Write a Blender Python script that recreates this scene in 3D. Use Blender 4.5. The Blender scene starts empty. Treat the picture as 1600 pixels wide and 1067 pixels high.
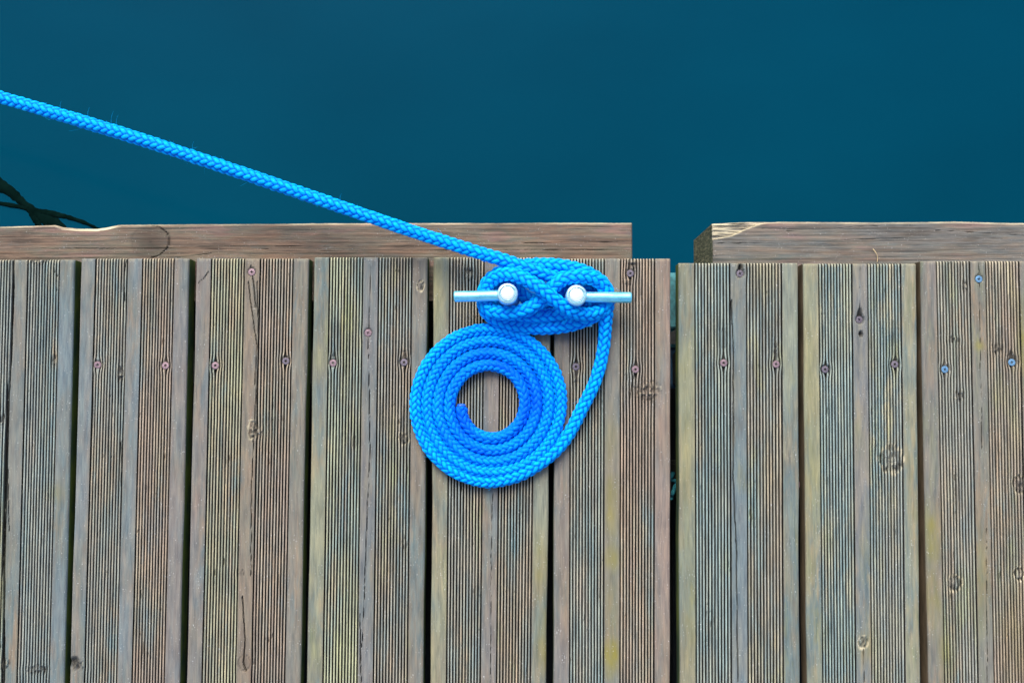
import bpy, math, random
import numpy as np
from mathutils import Vector
C = bpy.context.scene
R = math.radians
# ---------------------------------------------------------------- camera, sky, sun, exposure
CAM_H, TILT, FPX = 1.40, R(3.3), 1707.0
cam_d = bpy.data.cameras.new('camera'); cam = bpy.data.objects.new('camera', cam_d)
C.collection.objects.link(cam); C.camera = cam
cam_d.sensor_width = 36; cam_d.lens = 36*FPX/1600; cam_d.clip_start = .02; cam_d.clip_end = 500
cam.location = (0, 0, CAM_H); cam.rotation_euler = (TILT, 0, 0)
SUN_EL, SUN_AZ = R(46), R(-14)                      # azimuth clockwise from +Y
w = bpy.data.worlds.new('World'); C.world = w; w.use_nodes = True
nt = w.node_tree; nt.nodes.clear()
sky = nt.nodes.new('ShaderNodeTexSky'); sky.sky_type = 'NISHITA'; sky.sun_disc = False
sky.sun_elevation = SUN_EL; sky.sun_rotation = SUN_AZ; sky.dust_density = 3.5; sky.air_density = .8
bg = nt.nodes.new('ShaderNodeBackground'); bg.inputs[1].default_value = .15
wo = nt.nodes.new('ShaderNodeOutputWorld')
nt.links.new(sky.outputs[0], bg.inputs[0]); nt.links.new(bg.outputs[0], wo.inputs[0])
sl = bpy.data.lights.new('sun', 'SUN'); sl.energy = 1.7; sl.angle = R(34); sl.color = (1, .95, .88)
so = bpy.data.objects.new('sun', sl); C.collection.objects.link(so)
sd = Vector((math.sin(SUN_AZ)*math.cos(SUN_EL), math.cos(SUN_AZ)*math.cos(SUN_EL), math.sin(SUN_EL)))
so.rotation_euler = sd.to_track_quat('Z', 'Y').to_euler(); so.location = sd*5
C.view_settings.view_transform = 'Standard'; C.view_settings.look = 'None'
C.view_settings.gamma = 1; C.view_settings.exposure = 0.86

# ---------------------------------------------------------------- helpers
def P(px, py, z=0.0):
    """point of the scene at height z that the photograph shows at (px, py)"""
    dx, dy = (px-800)/FPX, -(py-533.5)/FPX
    y = dy*math.cos(TILT)+math.sin(TILT); zz = dy*math.sin(TILT)-math.cos(TILT)
    k = (z-CAM_H)/zz
    return np.array((dx*k, y*k, z))
rs0 = np.random.RandomState(11); TAB = rs0.rand(256, 256)
def vn(x, y, seed=0):
    x = np.asarray(x, float)+seed*17.31; y = np.asarray(y, float)+seed*9.77
    ix = np.floor(x).astype(int); iy = np.floor(y).astype(int); fx = x-ix; fy = y-iy
    fx = fx*fx*(3-2*fx); fy = fy*fy*(3-2*fy)
    a = TAB[ix & 255, iy & 255]; b = TAB[(ix+1) & 255, iy & 255]
    c = TAB[ix & 255, (iy+1) & 255]; d = TAB[(ix+1) & 255, (iy+1) & 255]
    return (a*(1-fx)+b*fx)*(1-fy)+(c*(1-fx)+d*fx)*fy
def fbm(x, y, seed=0, o=3):
    s = 0; a = .5
    for k in range(o): s = s+a*vn(x*2**k, y*2**k, seed+k*3); a *= .5
    return s/(1-.5**o)
def fast_mesh(name, verts, quads, mat_idx=None, marks=None, smooth=False):
    me = bpy.data.meshes.new(name); n = len(quads)
    me.vertices.add(len(verts)); me.vertices.foreach_set('co', np.ascontiguousarray(verts, np.float32).ravel())
    me.loops.add(n*4); me.loops.foreach_set('vertex_index', np.ascontiguousarray(quads, np.int32).ravel())
    me.polygons.add(n); me.polygons.foreach_set('loop_start', np.arange(0, n*4, 4, dtype=np.int32))
    me.update(calc_edges=True)
    if mat_idx is not None: me.polygons.foreach_set('material_index', np.asarray(mat_idx, np.int32))
    me.polygons.foreach_set('use_smooth', np.full(n, smooth, bool))
    if marks is not None:
        at = me.color_attributes.new('marks', 'FLOAT_COLOR', 'POINT')
        at.data.foreach_set('color', np.ascontiguousarray(marks, np.float32).ravel())
    me.update(); return me
def link(name, me, mats=(), parent=None, loc=None, **tags):
    o = bpy.data.objects.new(name, me); C.collection.objects.link(o)
    for m in mats: me.materials.append(m)
    if parent is not None: o.parent = parent
    if loc is not None: o.location = loc
    for k, v in tags.items(): o[k] = v
    return o
def empty(name, loc, **tags):
    o = bpy.data.objects.new(name, None); C.collection.objects.link(o); o.location = loc; o.empty_display_size = .02
    for k, v in tags.items(): o[k] = v
    return o
def lathe(prof, seg=48, shape=None):
    """closed lathe from (r, z) profile; returns verts, faces lists"""
    V = []; F = []
    for k, (r, z) in enumerate(prof):
        for i in range(seg):
            t = 2*math.pi*i/seg; rr = r(t) if callable(r) else r
            V.append((rr*math.cos(t), rr*math.sin(t), z))
    for k in range(len(prof)-1):
        for i in range(seg):
            j = (i+1) % seg
            F.append((k*seg+i, k*seg+j, (k+1)*seg+j, (k+1)*seg+i))
    F.append(tuple(range(seg))[::-1]); F.append(tuple(range((len(prof)-1)*seg, len(prof)*seg)))
    return V, F
def pymesh(name, V, F, smooth=True, angle=35):
    me = bpy.data.meshes.new(name); me.from_pydata(V, [], F); me.validate()
    if smooth:
        for p in me.polygons: p.use_smooth = True
        try: me.set_sharp_from_angle(angle=R(angle))
        except Exception: pass
    return me
def box_mesh(name, x0, x1, y0, y1, z0, z1, bev=.003, rough=0, seg=2):
    import bmesh
    bm = bmesh.new(); bmesh.ops.create_cube(bm, size=1)
    for v in bm.verts: v.co = Vector((x0+(v.co.x+.5)*(x1-x0), y0+(v.co.y+.5)*(y1-y0), z0+(v.co.z+.5)*(z1-z0)))
    if bev: bmesh.ops.bevel(bm, geom=bm.edges[:], offset=bev, segments=seg, affect='EDGES')
    me = bpy.data.meshes.new(name); bm.to_mesh(me); bm.free(); return me

# ---------------------------------------------------------------- materials
def new_mat(name):
    m = bpy.data.materials.new(name); m.use_nodes = True; t = m.node_tree
    return m, t, t.nodes['Principled BSDF'], (lambda k: t.nodes.new(k)), t.links.new
def noise(t, vec, scale, detail=3, rough=.55, dist=0):
    n = t.nodes.new('ShaderNodeTexNoise'); n.inputs['Scale'].default_value = scale
    n.inputs['Detail'].default_value = detail; n.inputs['Roughness'].default_value = rough
    n.inputs['Distortion'].default_value = dist
    t.links.new(vec, n.inputs['Vector']); return n.outputs[0]
def mapping(t, vec, scale, loc=(0, 0, 0)):
    m = t.nodes.new('ShaderNodeMapping'); m.inputs['Scale'].default_value = scale; m.inputs['Location'].default_value = loc
    t.links.new(vec, m.inputs[0]); return m.outputs[0]
def ramp(t, f, stops):
    r = t.nodes.new('ShaderNodeValToRGB'); e = r.color_ramp.elements
    while len(e) < len(stops): e.new(.5)
    for k, (p, c) in enumerate(stops):
        e[k].position = p; e[k].color = (*c, 1) if len(c) == 3 else c
    t.links.new(f, r.inputs[0]); return r.outputs[0]
def mix(t, f, a, b, mode='MIX'):
    m = t.nodes.new('ShaderNodeMix'); m.data_type = 'RGBA'; m.blend_type = mode
    for s, v in ((m.inputs[0], f), (m.inputs[6], a), (m.inputs[7], b)):
        if isinstance(v, (int, float)): s.default_value = v
        elif isinstance(v, tuple): s.default_value = (*v, 1)
        else: t.links.new(v, s)
    return m.outputs[2]
def math_n(t, op, a, b=0.0):
    m = t.nodes.new('ShaderNodeMath'); m.operation = op; m.use_clamp = op in ('MULTIPLY', 'ADD') and False
    for s, v in ((m.inputs[0], a), (m.inputs[1], b)):
        if isinstance(v, (int, float)): s.default_value = v
        else: t.links.new(v, s)
    return m.outputs[0]
def wood(name, tints, seed, along='y', speck=.5, bright=1.0):
    """weathered softwood: blotches of several tints, fine grain, marks attribute = dark knots, painted groove shade / lichen / fresh wood, painted rim light / bleached ridge"""
    m, t, bs, N, L = new_mat(name)
    tc = N('ShaderNodeTexCoord').outputs['Object']
    st = (1, .12, 1) if along == 'y' else (.12, 1, 1)
    off = (seed*3.1, seed*1.7, seed)
    big = noise(t, mapping(t, tc, tuple(v*(38 if k != 2 else 3) for k, v in enumerate((1, .2, 1) if along == 'y' else (.2, 1, 1))), off), 1.0, 5, .62, .15)
    col = ramp(t, big, [(.33, tints[0]), (.44, tints[1]), (.54, tints[2]), (.66, tints[3])])
    mid = noise(t, mapping(t, tc, tuple(v*210 for v in st), off), 1.0, 4, .6, .2)
    col = mix(t, 1.0, col, ramp(t, mid, [(.28, (.68, .71, .75)), (.5, (1, 1, 1)), (.72, (1.26, 1.23, 1.17))]), 'MULTIPLY')
    fs = (1, .018, 1) if along == 'y' else (.035, 1, 1)
    fine = noise(t, mapping(t, tc, tuple(v*1500 for v in fs), off), 1.0, 3, .6)
    col = mix(t, 1.0, col, ramp(t, fine, [(.3, (.80, .81, .83)), (.5, (1, 1, 1)), (.7, (1.14, 1.13, 1.12))]), 'MULTIPLY')
    blue = noise(t, mapping(t, tc, tuple(v*75 for v in ((1, .35, 1) if along == 'y' else (.35, 1, 1))), (seed*5.3, 0, 2)), 1.0, 6, .7)
    col = mix(t, ramp(t, blue, [(.52, (0, 0, 0)), (.72, (.3, .3, .3))]), col, (.09, .135, .145))
    lane = noise(t, mapping(t, tc, tuple(v*260 for v in ((1, .02, 1) if along == 'y' else (.02, 1, 1))), (seed*2.3, 3, 2)), 1.0, 2, .5)
    col = mix(t, 1.0, col, ramp(t, lane, [(.3, (.82, .90, .90)), (.5, (1, 1, 1)), (.7, (1.15, 1.04, .96))]), 'MULTIPLY')
    at = N('ShaderNodeAttribute'); at.attribute_name = 'marks'
    sep = N('ShaderNodeSeparateColor'); L(at.outputs['Color'], sep.inputs[0])
    bt = N('ShaderNodeAttribute'); bt.attribute_name = 'band'
    var = mix(t, 1.0, bt.outputs['Color'], ramp(t, mid, [(.28, (.66, .70, .75)), (.5, (1, 1, 1)), (.72, (1.3, 1.25, 1.16))]), 'MULTIPLY')
    var = mix(t, 1.0, var, ramp(t, fine, [(.3, (.78, .79, .8)), (.5, (1, 1, 1)), (.7, (1.18, 1.17, 1.15))]), 'MULTIPLY')
    col = mix(t, bt.outputs['Alpha'], col, var)
    # bleached, worn ridge tops (attribute alpha)
    col = mix(t, at.outputs['Alpha'], col, mix(t, 1.0, col, (2.0, 2.1, 2.08), 'MULTIPLY'))
    col = mix(t, sep.outputs[1], col, (.215, .19, .035))
    col = mix(t, sep.outputs[2], col, (.62, .55, .36))
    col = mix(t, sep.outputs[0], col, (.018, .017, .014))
    sp = noise(t, mapping(t, tc, (1, .8, 1), (seed, seed, 0)), 620, 1, .5)
    spn = noise(t, tc, 45, 3, .6); sp = math_n(t, 'ADD', sp, math_n(t, 'MULTIPLY', spn, .35))
    col = mix(t, ramp(t, sp, [(.90, (0, 0, 0)), (.94, (speck, speck, speck))]), col, (.72, .74, .72))
    col = mix(t, 1.0, col, (bright, bright, bright), 'MULTIPLY')
    L(col, bs.inputs['Base Color']); bs.inputs['Roughness'].default_value = .82
    bs.inputs['Specular IOR Level'].default_value = .3
    b = N('ShaderNodeBump'); b.inputs['Strength'].default_value = .55; b.inputs['Distance'].default_value = .0006
    L(math_n(t, 'ADD', fine, mid), b.inputs['Height']); L(b.outputs[0], bs.inputs['Normal'])
    return m
def side_mat(name, c1, c2, seed):
    m, t, bs, N, L = new_mat(name); tc = N('ShaderNodeTexCoord').outputs['Object']
    n = noise(t, mapping(t, tc, (60, 22, 60), (seed, seed, 0)), 1, 4)
    L(ramp(t, n, [(.35, c1), (.65, c2)]), bs.inputs['Base Color']); bs.inputs['Roughness'].default_value = .9
    return m
GREEN_SIDE = side_mat('mossy_board_side', (.012, .05, .022), (.10, .14, .012), 1)
BROWN_SIDE = side_mat('brown_board_side', (.06, .045, .02), (.17, .12, .065), 2)
END_GRAIN = side_mat('end_grain', (.03, .045, .02), (.13, .13, .07), 4)
def end_grain_mat():
    m, t, bs, N, L = new_mat('weathered_end_grain'); tc = N('ShaderNodeTexCoord').outputs['Object']
    n = noise(t, mapping(t, tc, (200, 520, 90)), 1, 5, .7, 1.0)
    L(ramp(t, n, [(.36, (.012, .018, .012)), (.5, (.06, .075, .03)), (.64, (.30, .28, .16))]), bs.inputs['Base Color'])
    b = N('ShaderNodeBump'); b.inputs['Distance'].default_value = .003; L(n, b.inputs['Height']); L(b.outputs[0], bs.inputs['Normal'])
    bs.inputs['Roughness'].default_value = .9; return m
BEAM_END = end_grain_mat()
def simple(name, col, rough=.5, metal=0, var=.25, scale=60, bump=0):
    m, t, bs, N, L = new_mat(name); tc = N('ShaderNodeTexCoord').outputs['Object']
    n = noise(t, tc, scale, 4, .6)
    lo = tuple(c*(1-var) for c in col); hi = tuple(min(1, c*(1+var)) for c in col)
    L(ramp(t, n, [(.3, lo), (.7, hi)]), bs.inputs['Base Color'])
    bs.inputs['Roughness'].default_value = rough; bs.inputs['Metallic'].default_value = metal
    if bump:
        b = N('ShaderNodeBump'); b.inputs['Distance'].default_value = bump; L(n, b.inputs['Height']); L(b.outputs[0], bs.inputs['Normal'])
    return m
SCREW_RUST = simple('rusty_screw', (.27, .185, .205), .5, .45, .4, 500, .0003)
SCREW_BLUE = simple('blue_screw', (.16, .33, .50), .4, .5, .4, 500, .0003)
SCREW_DARK = simple('dark_screw', (.16, .14, .17), .5, .5, .4, 500, .0003)
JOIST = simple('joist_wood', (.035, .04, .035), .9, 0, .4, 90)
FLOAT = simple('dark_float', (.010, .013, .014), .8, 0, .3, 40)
def rope_mat():
    m, t, bs, N, L = new_mat('blue_rope_fibre'); tc = N('ShaderNodeTexCoord').outputs['Object']
    n = noise(t, tc, 260, 4, .6); n2 = noise(t, tc, 2600, 2, .6)
    col = ramp(t, n, [(.3, (.0, .36, .98)), (.7, (.0, .54, 1.0))])
    col = mix(t, 1.0, col, ramp(t, n2, [(.3, (.7, .8, .95)), (.7, (1.3, 1.12, 1.0))]), 'MULTIPLY')
    at = N('ShaderNodeAttribute'); at.attribute_name = 'marks'; sep = N('ShaderNodeSeparateColor'); L(at.outputs['Color'], sep.inputs[0])
    col = mix(t, sep.outputs[0], col, (.0, .06, .72))      # shade painted into the creases, and yarn less faded by the sun
    L(col, bs.inputs['Base Color']); bs.inputs['Roughness'].default_value = .55
    bs.inputs['Specular IOR Level'].default_value = .06
    b = N('ShaderNodeBump'); b.inputs['Distance'].default_value = .0004; b.inputs['Strength'].default_value = .6
    L(n2, b.inputs['Height']); L(b.outputs[0], bs.inputs['Normal']); return m
ROPE = rope_mat()
def steel_mat(nm, lo, hi, metal):
    m, t, bs, N, L = new_mat(nm); tc = N('ShaderNodeTexCoord').outputs['Object']
    n = noise(t, mapping(t, tc, (40, 160, 160)), 1, 5, .65)
    L(ramp(t, n, [(.3, lo), (.7, hi)]), bs.inputs['Base Color'])
    L(ramp(t, n, [(.3, (.22,)*3), (.7, (.40,)*3)]), bs.inputs['Roughness'])
    bs.inputs['Metallic'].default_value = metal
    b = N('ShaderNodeBump'); b.inputs['Distance'].default_value = .0004; b.inputs['Strength'].default_value = .5
    L(n, b.inputs['Height']); L(b.outputs[0], bs.inputs['Normal'])
    return m
STEEL = steel_mat('stainless_steel', (.16, .66, .84), (.34, .86, .98), .7)
CAP = steel_mat('polished_cap', (.78, .92, .94), (.92, .98, .98), .6)
def water_mat():
    m, t, bs, N, L = new_mat('harbour_water'); tc = N('ShaderNodeTexCoord').outputs['Object']
    n = noise(t, mapping(t, tc, (1.3, 2.2, 1)), 1.0, 3, .5)
    L(ramp(t, n, [(.3, (.0, .039, .072)), (.7, (.0, .050, .090))]), bs.inputs['Base Color'])
    bs.inputs['Roughness'].default_value = .12; bs.inputs['IOR'].default_value = 1.33; bs.inputs['Specular IOR Level'].default_value = .05
    rp = noise(t, mapping(t, tc, (5, 16, 1), (0, 0, 0)), 1.0, 3, .5, .4)
    b = N('ShaderNodeBump'); b.inputs['Strength'].default_value = .12; b.inputs['Distance'].default_value = .002
    L(rp, b.inputs['Height']); L(b.outputs[0], bs.inputs['Normal']); return m

# ---------------------------------------------------------------- water, floats, joists
WZ = -.40
V = [(-60, -60, WZ), (60, -60, WZ), (60, 60, WZ), (-60, 60, WZ)]
link('water', pymesh('water', V, [(0, 1, 2, 3)], False), [water_mat()], kind='structure')
xgap = P(1054, 800)[0]; YB = P(0, 430)[1]; YS = -.78
for nm, x0, x1, lab in (('dock_float', -1.35, xgap-.012, 'dark float under the left dock section, seen through the narrow board gaps'),
                        ('dock_float', xgap+.016, 1.35, 'dark float under the right dock section, seen through the board gap')):
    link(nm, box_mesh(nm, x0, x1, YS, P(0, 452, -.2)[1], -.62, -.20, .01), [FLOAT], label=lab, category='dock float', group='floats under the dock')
def joist(pya, pyb, x0, x1, lab):
    y0, y1 = P(0, pyb)[1], P(0, pya)[1]
    me = box_mesh('joist', x0, x1, y0, y1, -.17, -.0292, .002)
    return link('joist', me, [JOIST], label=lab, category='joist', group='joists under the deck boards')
joist(546, 600, -1.35, xgap-.008, 'dark joist under the row of screws of the left dock section')
joist(1120, 1170, -1.35, xgap-.008, 'dark joist under the near end of the left dock section')
joist(546, 600, xgap+.012, 1.35, 'dark joist under the row of screws of the right dock section')
jr = joist(728, 786, xgap+.012, 1.35, 'dark joist under the right section with a screw in the board gap')

# ---------------------------------------------------------------- screws
def cross_r(w_, l_):
    def f(t):
        c, s = abs(math.cos(t))+1e-6, abs(math.sin(t))+1e-6
        return max(min(l_/c, w_/s), min(l_/s, w_/c))
    return f
def torx_r(r): return lambda t: r*(1+.16*math.cos(6*t))
def screw_mesh(kind):
    rf = cross_r(.00062, .0019) if kind == 'cross' else torx_r(.00165)
    sh = (lambda t: rf(t)*.8)
    prof = [(.0030, -.0030), (.0044, -.0009), (.0046, -.0004), (.0044, 0), (.0034, .00015), (rf, .0001), (sh, -.0022), (.0002, -.0024)]
    Vv, F = lathe(prof, 64); return pymesh('screw', Vv, F, True, 30)
SCREWS = {k: screw_mesh(k) for k in ('cross', 'torx')}
def put_screw(parent, x, y, z, kind, mat, rz, tilt=0):
    me = SCREWS[kind].copy(); o = link('screw', me, [mat], parent, (x, y, z)); o.rotation_euler = (tilt, tilt*.6, rz); return o

# ---------------------------------------------------------------- grooved deck boards
FR = (.131, .436, .563, .868)
TH = .028
def board_columns(W):
    """returns u (fraction), z profile, ridge mask, ridge index"""
    u = []; z = []; rm = []; flat = []
    def add(uu, zz, r=0, f=1): u.append(uu/W); z.append(zz); rm.append(r); flat.append(f)
    for a, b in ((0, -.0032), (.0004, -.0019), (.0011, -.0009), (.0022, -.0003)): add(a, b)
    def fl(a, b):
        n = max(3, int((b-a)/.00085))
        for k in range(n+1): add(a+(b-a)*k/n, 0)
    def gr(a, b):
        p = (b-a)/11.56; g = .56*p; r = .44*p; D = -.0068
        for k in range(12):
            s = a+k*p
            add(s+.01*g, -.0004, .6 if k else 0, 0); add(s+.14*g, D*.8, 0, 0); add(s+.3*g, D, 0, 0); add(s+.7*g, D, 0, 0); add(s+.86*g, D*.8, 0, 0); add(s+.99*g, -.0004, .6 if k < 11 else 0, 0)
            if k < 11: add(s+g+.3*r, -.0001, 1, 0); add(s+g+.7*r, -.0001, 1, 0)
    e = W-.0022
    fl(.0034, FR[0]*W); gr(FR[0]*W, FR[1]*W); fl(FR[1]*W, FR[2]*W); gr(FR[2]*W, FR[3]*W); fl(FR[3]*W, W-.0034)
    for a, b in ((e, -.0003), (W-.0011, -.0009), (W-.0004, -.0019), (W, -.0032)): add(a, b)
    return np.array(u), np.array(z), np.array(rm), np.array(flat)
def polyx(pts, y):
    """x of a polyline (world pts sorted by y) at y; outside nan"""
    pts = sorted(pts, key=lambda q: q[1]); ys = [q[1] for q in pts]; xs = [q[0] for q in pts]
    r = np.interp(y, ys, xs); r[(y < ys[0]) | (y > ys[-1])] = 1e3; return r
def deck_board(top, bot, ynorth, tints, seed, label, knots=(), cracks=(), algae=(), screws=(), side=None, fresh_end=(), speck=.5, bright=1.0, dz=0.0, south=YS, bands=None):
    bands = BANDS.get(seed)
    """top/bot: left and right edge in the photograph at rows 430 and 1030"""
    A0, A1, B0, B1 = P(top[0], 430), P(top[1], 430), P(bot[0], 1030), P(bot[1], 1030)
    W = A1[0]-A0[0]; u, zp, rm, fl = board_columns(W)
    yN = P(0, ynorth)[1]
    rows = [yN, yN-.0006, yN-.0016, yN-.003]; y = yN-.005
    while y > -.385: rows.append(y); y -= .0026
    while y > south: rows.append(y); y -= .012
    rows.append(south); rows = np.array(rows)[::-1]
    f = (rows-B0[1])/(A0[1]-B0[1])
    xl = B0[0]+(A0[0]-B0[0])*f; xr = B1[0]+(A1[0]-B1[0])*f
    wob = (vn(rows*9, rows*0, seed)-.5)*.0008
    X = xl[:, None]+u[None, :]*(xr-xl)[:, None]; Y = np.repeat(rows[:, None], len(u), 1); Z = np.repeat(zp[None, :], len(rows), 0).copy()
    U = np.repeat(u[None, :], len(rows), 0); RM = np.repeat(rm[None, :], len(rows), 0); FL = np.repeat(fl[None, :], len(rows), 0)
    sidew = np.minimum(U, 1-U)*W
    X += np.where(sidew < .004, (vn(Y*14, U*0+seed, seed+1)-.5)*.0012*(1-sidew/.004), 0)
    gmask = 1-FL
    # machined ridges drift and are eroded by the weather
    X += gmask*((vn(Y*10, U*40, seed+2)-.5)*.0003+(vn(Y*40, U*90, seed+3)-.5)*.00015)
    wear = vn(Y*55, U*170, seed+4)
    Z -= RM*(.0001+.0009*np.clip(wear-.55, 0, 1)*2)
    big = vn(Y*7, U*30, seed+9); Z -= RM*np.clip(big-.72, 0, 1)*.004; nick = vn(Y*170, U*330, seed+60)*vn(Y*40, U*25, seed+61); Z -= RM*np.clip(nick-.72, 0, 1)*.014
    Z += FL*((fbm(X*260, Y*14, seed+5)-.5)*.0006)
    Z += (fbm(X*22, Y*6, seed+6)-.5)*.0012
    marks = np.zeros(X.shape+(4,))
    ridge = RM*(.35+.65*vn(Y*18, U*60, seed+7))
    for (kx, ky, rx, ry, kind) in knots:
        c = P(kx, ky); rx *= .00082; ry *= .00082
        dx, dy = (X-c[0])/rx, (Y-c[1])/ry; d = np.sqrt(dx*dx+dy*dy)*(1+.35*(vn(X*240, Y*160, seed+8)-.5))
        X += np.where(d > .2, gmask*dx*.0009*np.exp(-d*d*.5), 0)
        ins = np.clip(1.25-d, 0, 1)**.6
        n = fbm(X*330, Y*260, seed+10)
        if kind == 'ring':
            Z = Z*(1-ins)+ins*(-.0012+(n-.5)*.004)
            ring = np.exp(-((d-1)/.20)**2)*np.clip(vn(np.arctan2(dy, dx)*2.2+9, d*0, seed+13)*2.2-.35, .1, 1); Z -= ring*.0016
            marks[..., 2] = np.maximum(marks[..., 2], np.exp(-((d-1.2)/.14)**2)*.75*(n > .42))
            marks[..., 0] = np.maximum(marks[..., 0], ring*.85*np.clip(fbm(X*220, Y*220, seed+12)*3-.8, 0, 1))
            marks[..., 0] = np.maximum(marks[..., 0], ins*np.clip((.62-n)*3, 0, .7))
        elif kind == 'rough':
            Z = Z*(1-ins)+ins*(-.001+(n-.5)*.008)
            marks[..., 0] = np.maximum(marks[..., 0], ins*np.clip((.52-n)*5, 0, .9))
            marks[..., 2] = np.maximum(marks[..., 2], ins*np.clip((n-.66)*3, 0, .5))
            ridge = ridge*(1-ins*.7)
        elif kind == 'hole':
            Z -= np.clip(1.2-d, 0, 1)*.006
            marks[..., 0] = np.maximum(marks[..., 0], np.clip(1.35-d, 0, 1)**.5*.9)
        elif kind == 'soft':
            marks[..., 0] = np.maximum(marks[..., 0], np.clip(1-d, 0, 1)*.45+np.exp(-((d-1)/.1)**2)*.4)
            Z -= np.exp(-((d-1)/.1)**2)*.0008
    for pts, wd, dp in cracks:
        wd *= .75; pw = [P(*q)[:2] for q in pts]; cx = polyx(pw, rows)+(vn(rows*60, rows*0, seed+20)-.5)*.0012+(vn(rows*260, rows*0, seed+21)-.5)*.0005
        d = np.abs(X-cx[:, None]); tap = .55+.6*vn(rows*30, rows*0, seed+22)[:, None]
        e = np.exp(-(d/(wd*tap))**2)
        Z -= e*dp; marks[..., 0] = np.maximum(marks[..., 0], np.clip(e*1.15-.1, 0, .95))
    for (ax_, ay, rx, ry, s) in algae:
        c = P(ax_, ay); dx, dy = (X-c[0])/(rx*.00082), (Y-c[1])/(ry*.00082)
        n = fbm(X*120, Y*60, seed+30)
        marks[..., 1] = np.maximum(marks[..., 1], np.clip(np.exp(-(dx*dx+dy*dy)**1.2)*s*.7*(.35+1.2*n), 0, 1)*np.where(RM+FL > 0, 1, .25))
    for (fx, fy0, fy1, wd) in fresh_end:
        a, b = P(fx, fy0), P(fx, fy1)
        inn = (Y <= a[1]) & (Y >= b[1]); k = (a[1]-Y)/(a[1]-b[1]+1e-9)
        e = inn*np.exp(-((X-a[0])/(wd*.00082*(1-.7*k)))**2)
        Z = Z*(1-e)+e*(-.0006); marks[..., 2] = np.maximum(marks[..., 2], e*.8)
    scr = []
    for (sx, sy, kind, mat, sink) in screws:
        c = P(sx, sy); dx, dy = X-c[0], Y-c[1]; d = np.hypot(dx, dy)
        X += np.where(d > .0015, gmask*np.sign(dx)*.0012*np.exp(-((d-.004)/.006)**2), 0)
        pit = 1/(1+np.exp((d-.0054)/.0005)); Z = Z*(1-pit)+pit*(-.0022-sink)
        tk = TAB[int(sx) % 256, int(sy) % 256]; tail = np.exp(-((dx-(tk-.5)*.002)/(.0014+.001*tk))**2)*np.exp(-(np.abs(dy-(tk-.5)*.008)/(.004+.009*tk))**1.5)*(.3+.7*tk)
        Z -= tail*.0016*FL; marks[..., 0] = np.maximum(marks[..., 0], tail*.35*(1-pit)+pit*.55)
        scr.append((c[0], c[1], -.0008-sink, kind, mat))
    # ends slightly broken down
    Z -= np.where(Y > yN-.0012, .0011, 0)*1.0; Z -= np.where(Y > yN-.0003, .0010, 0)
    endn = (Y > yN-.004); marks[..., 2] = np.maximum(marks[..., 2], endn*(RM+FL*.3)*.35*(vn(X*400, Y*50, seed+33) > .4))
    bandc = np.zeros(X.shape+(4,))
    zones = ((-1, FR[0], 0), (FR[0], FR[1], 1), (FR[1], FR[2], 2), (FR[2], FR[3], 3), (FR[3], 2, 4))
    for (z0, z1, zi) in zones:
        if bands and bands[zi] is not None:
            c_ = bands[zi]; m_z = ((U > z0) & (U <= z1)).astype(float)
            amt = m_z*np.clip(1.5*fbm(X*40, Y*9, seed+50+zi)-.30, 0, .68)
            g_ = sum(c_)/3
            for k_ in range(3): bandc[..., k_] += m_z*(g_*.28+c_[k_]*.72)
            bandc[..., 3] += amt
    marks[..., 3] = ridge
    marks[..., 0] = np.maximum(marks[..., 0], (1-FL)*(RM < .1)*(.74+.32*fbm(X*60, Y*12, seed+40)))  # shade painted near-black into groove walls and floors, varied by noise
    Z += dz
    nr, ncol = X.shape; cxm, cym = float(X.mean()), float(Y.mean())
    verts = np.stack([X-cxm, Y-cym, Z], -1).reshape(-1, 3); mk = marks.reshape(-1, 4)
    idx = np.arange(nr*ncol).reshape(nr, ncol)
    q = np.stack([idx[:-1, :-1], idx[:-1, 1:], idx[1:, 1:], idx[1:, :-1]], -1).reshape(-1, 4)
    # skirt
    loop = np.concatenate([idx[0, :], idx[1:, -1], idx[-1, -2::-1], idx[-2:0:-1, 0]])
    sk = verts[loop].copy(); sk[:, 2] = -TH; base = len(verts)
    n = len(loop); a = np.arange(n); b = (a+1) % n
    q2 = np.stack([base+a, base+b, loop[b], loop[a]], -1)
    marks2 = mk[loop].copy(); marks2[:, 3] = 0; bnd = bandc.reshape(-1, 4); bnd = np.concatenate([bnd, bnd[loop]])
    verts = np.concatenate([verts, sk]); mk = np.concatenate([mk, marks2])
    bl = base+a[-(nr-2):][::-1]; br = base+a[ncol:ncol+nr-2]
    q3 = np.stack([bl[:-1], bl[1:], br[1:], br[:-1]], -1)
    mi = np.concatenate([np.zeros(len(q)), np.ones(len(q2)), np.ones(len(q3))]).astype(int)
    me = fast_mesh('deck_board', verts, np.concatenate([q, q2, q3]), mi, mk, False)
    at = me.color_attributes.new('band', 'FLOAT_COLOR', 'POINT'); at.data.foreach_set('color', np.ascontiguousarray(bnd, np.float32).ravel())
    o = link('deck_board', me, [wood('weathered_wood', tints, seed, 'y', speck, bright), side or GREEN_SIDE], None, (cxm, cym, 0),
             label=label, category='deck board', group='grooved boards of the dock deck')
    rr = random.Random(seed)
    for (x, y_, z, kind, mat) in scr:
        put_screw(o, x-cxm, y_-cym, z+dz, kind, mat, rr.uniform(0, 6.3), rr.uniform(-.08, .08))
    return o
BL = (.118, .158, .155); GY = (.150, .152, .122); TN = (.200, .166, .118); OL = (.185, .192, .112); PK = (.205, .155, .112); DK = (.14, .135, .125); BE = (.225, .208, .14)
oO, bB, pP, gG, nN = (.255, .255, .125), (.120, .18, .205), (.245, .175, .14), (.165, .17, .142), (.205, .155, .10)
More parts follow.
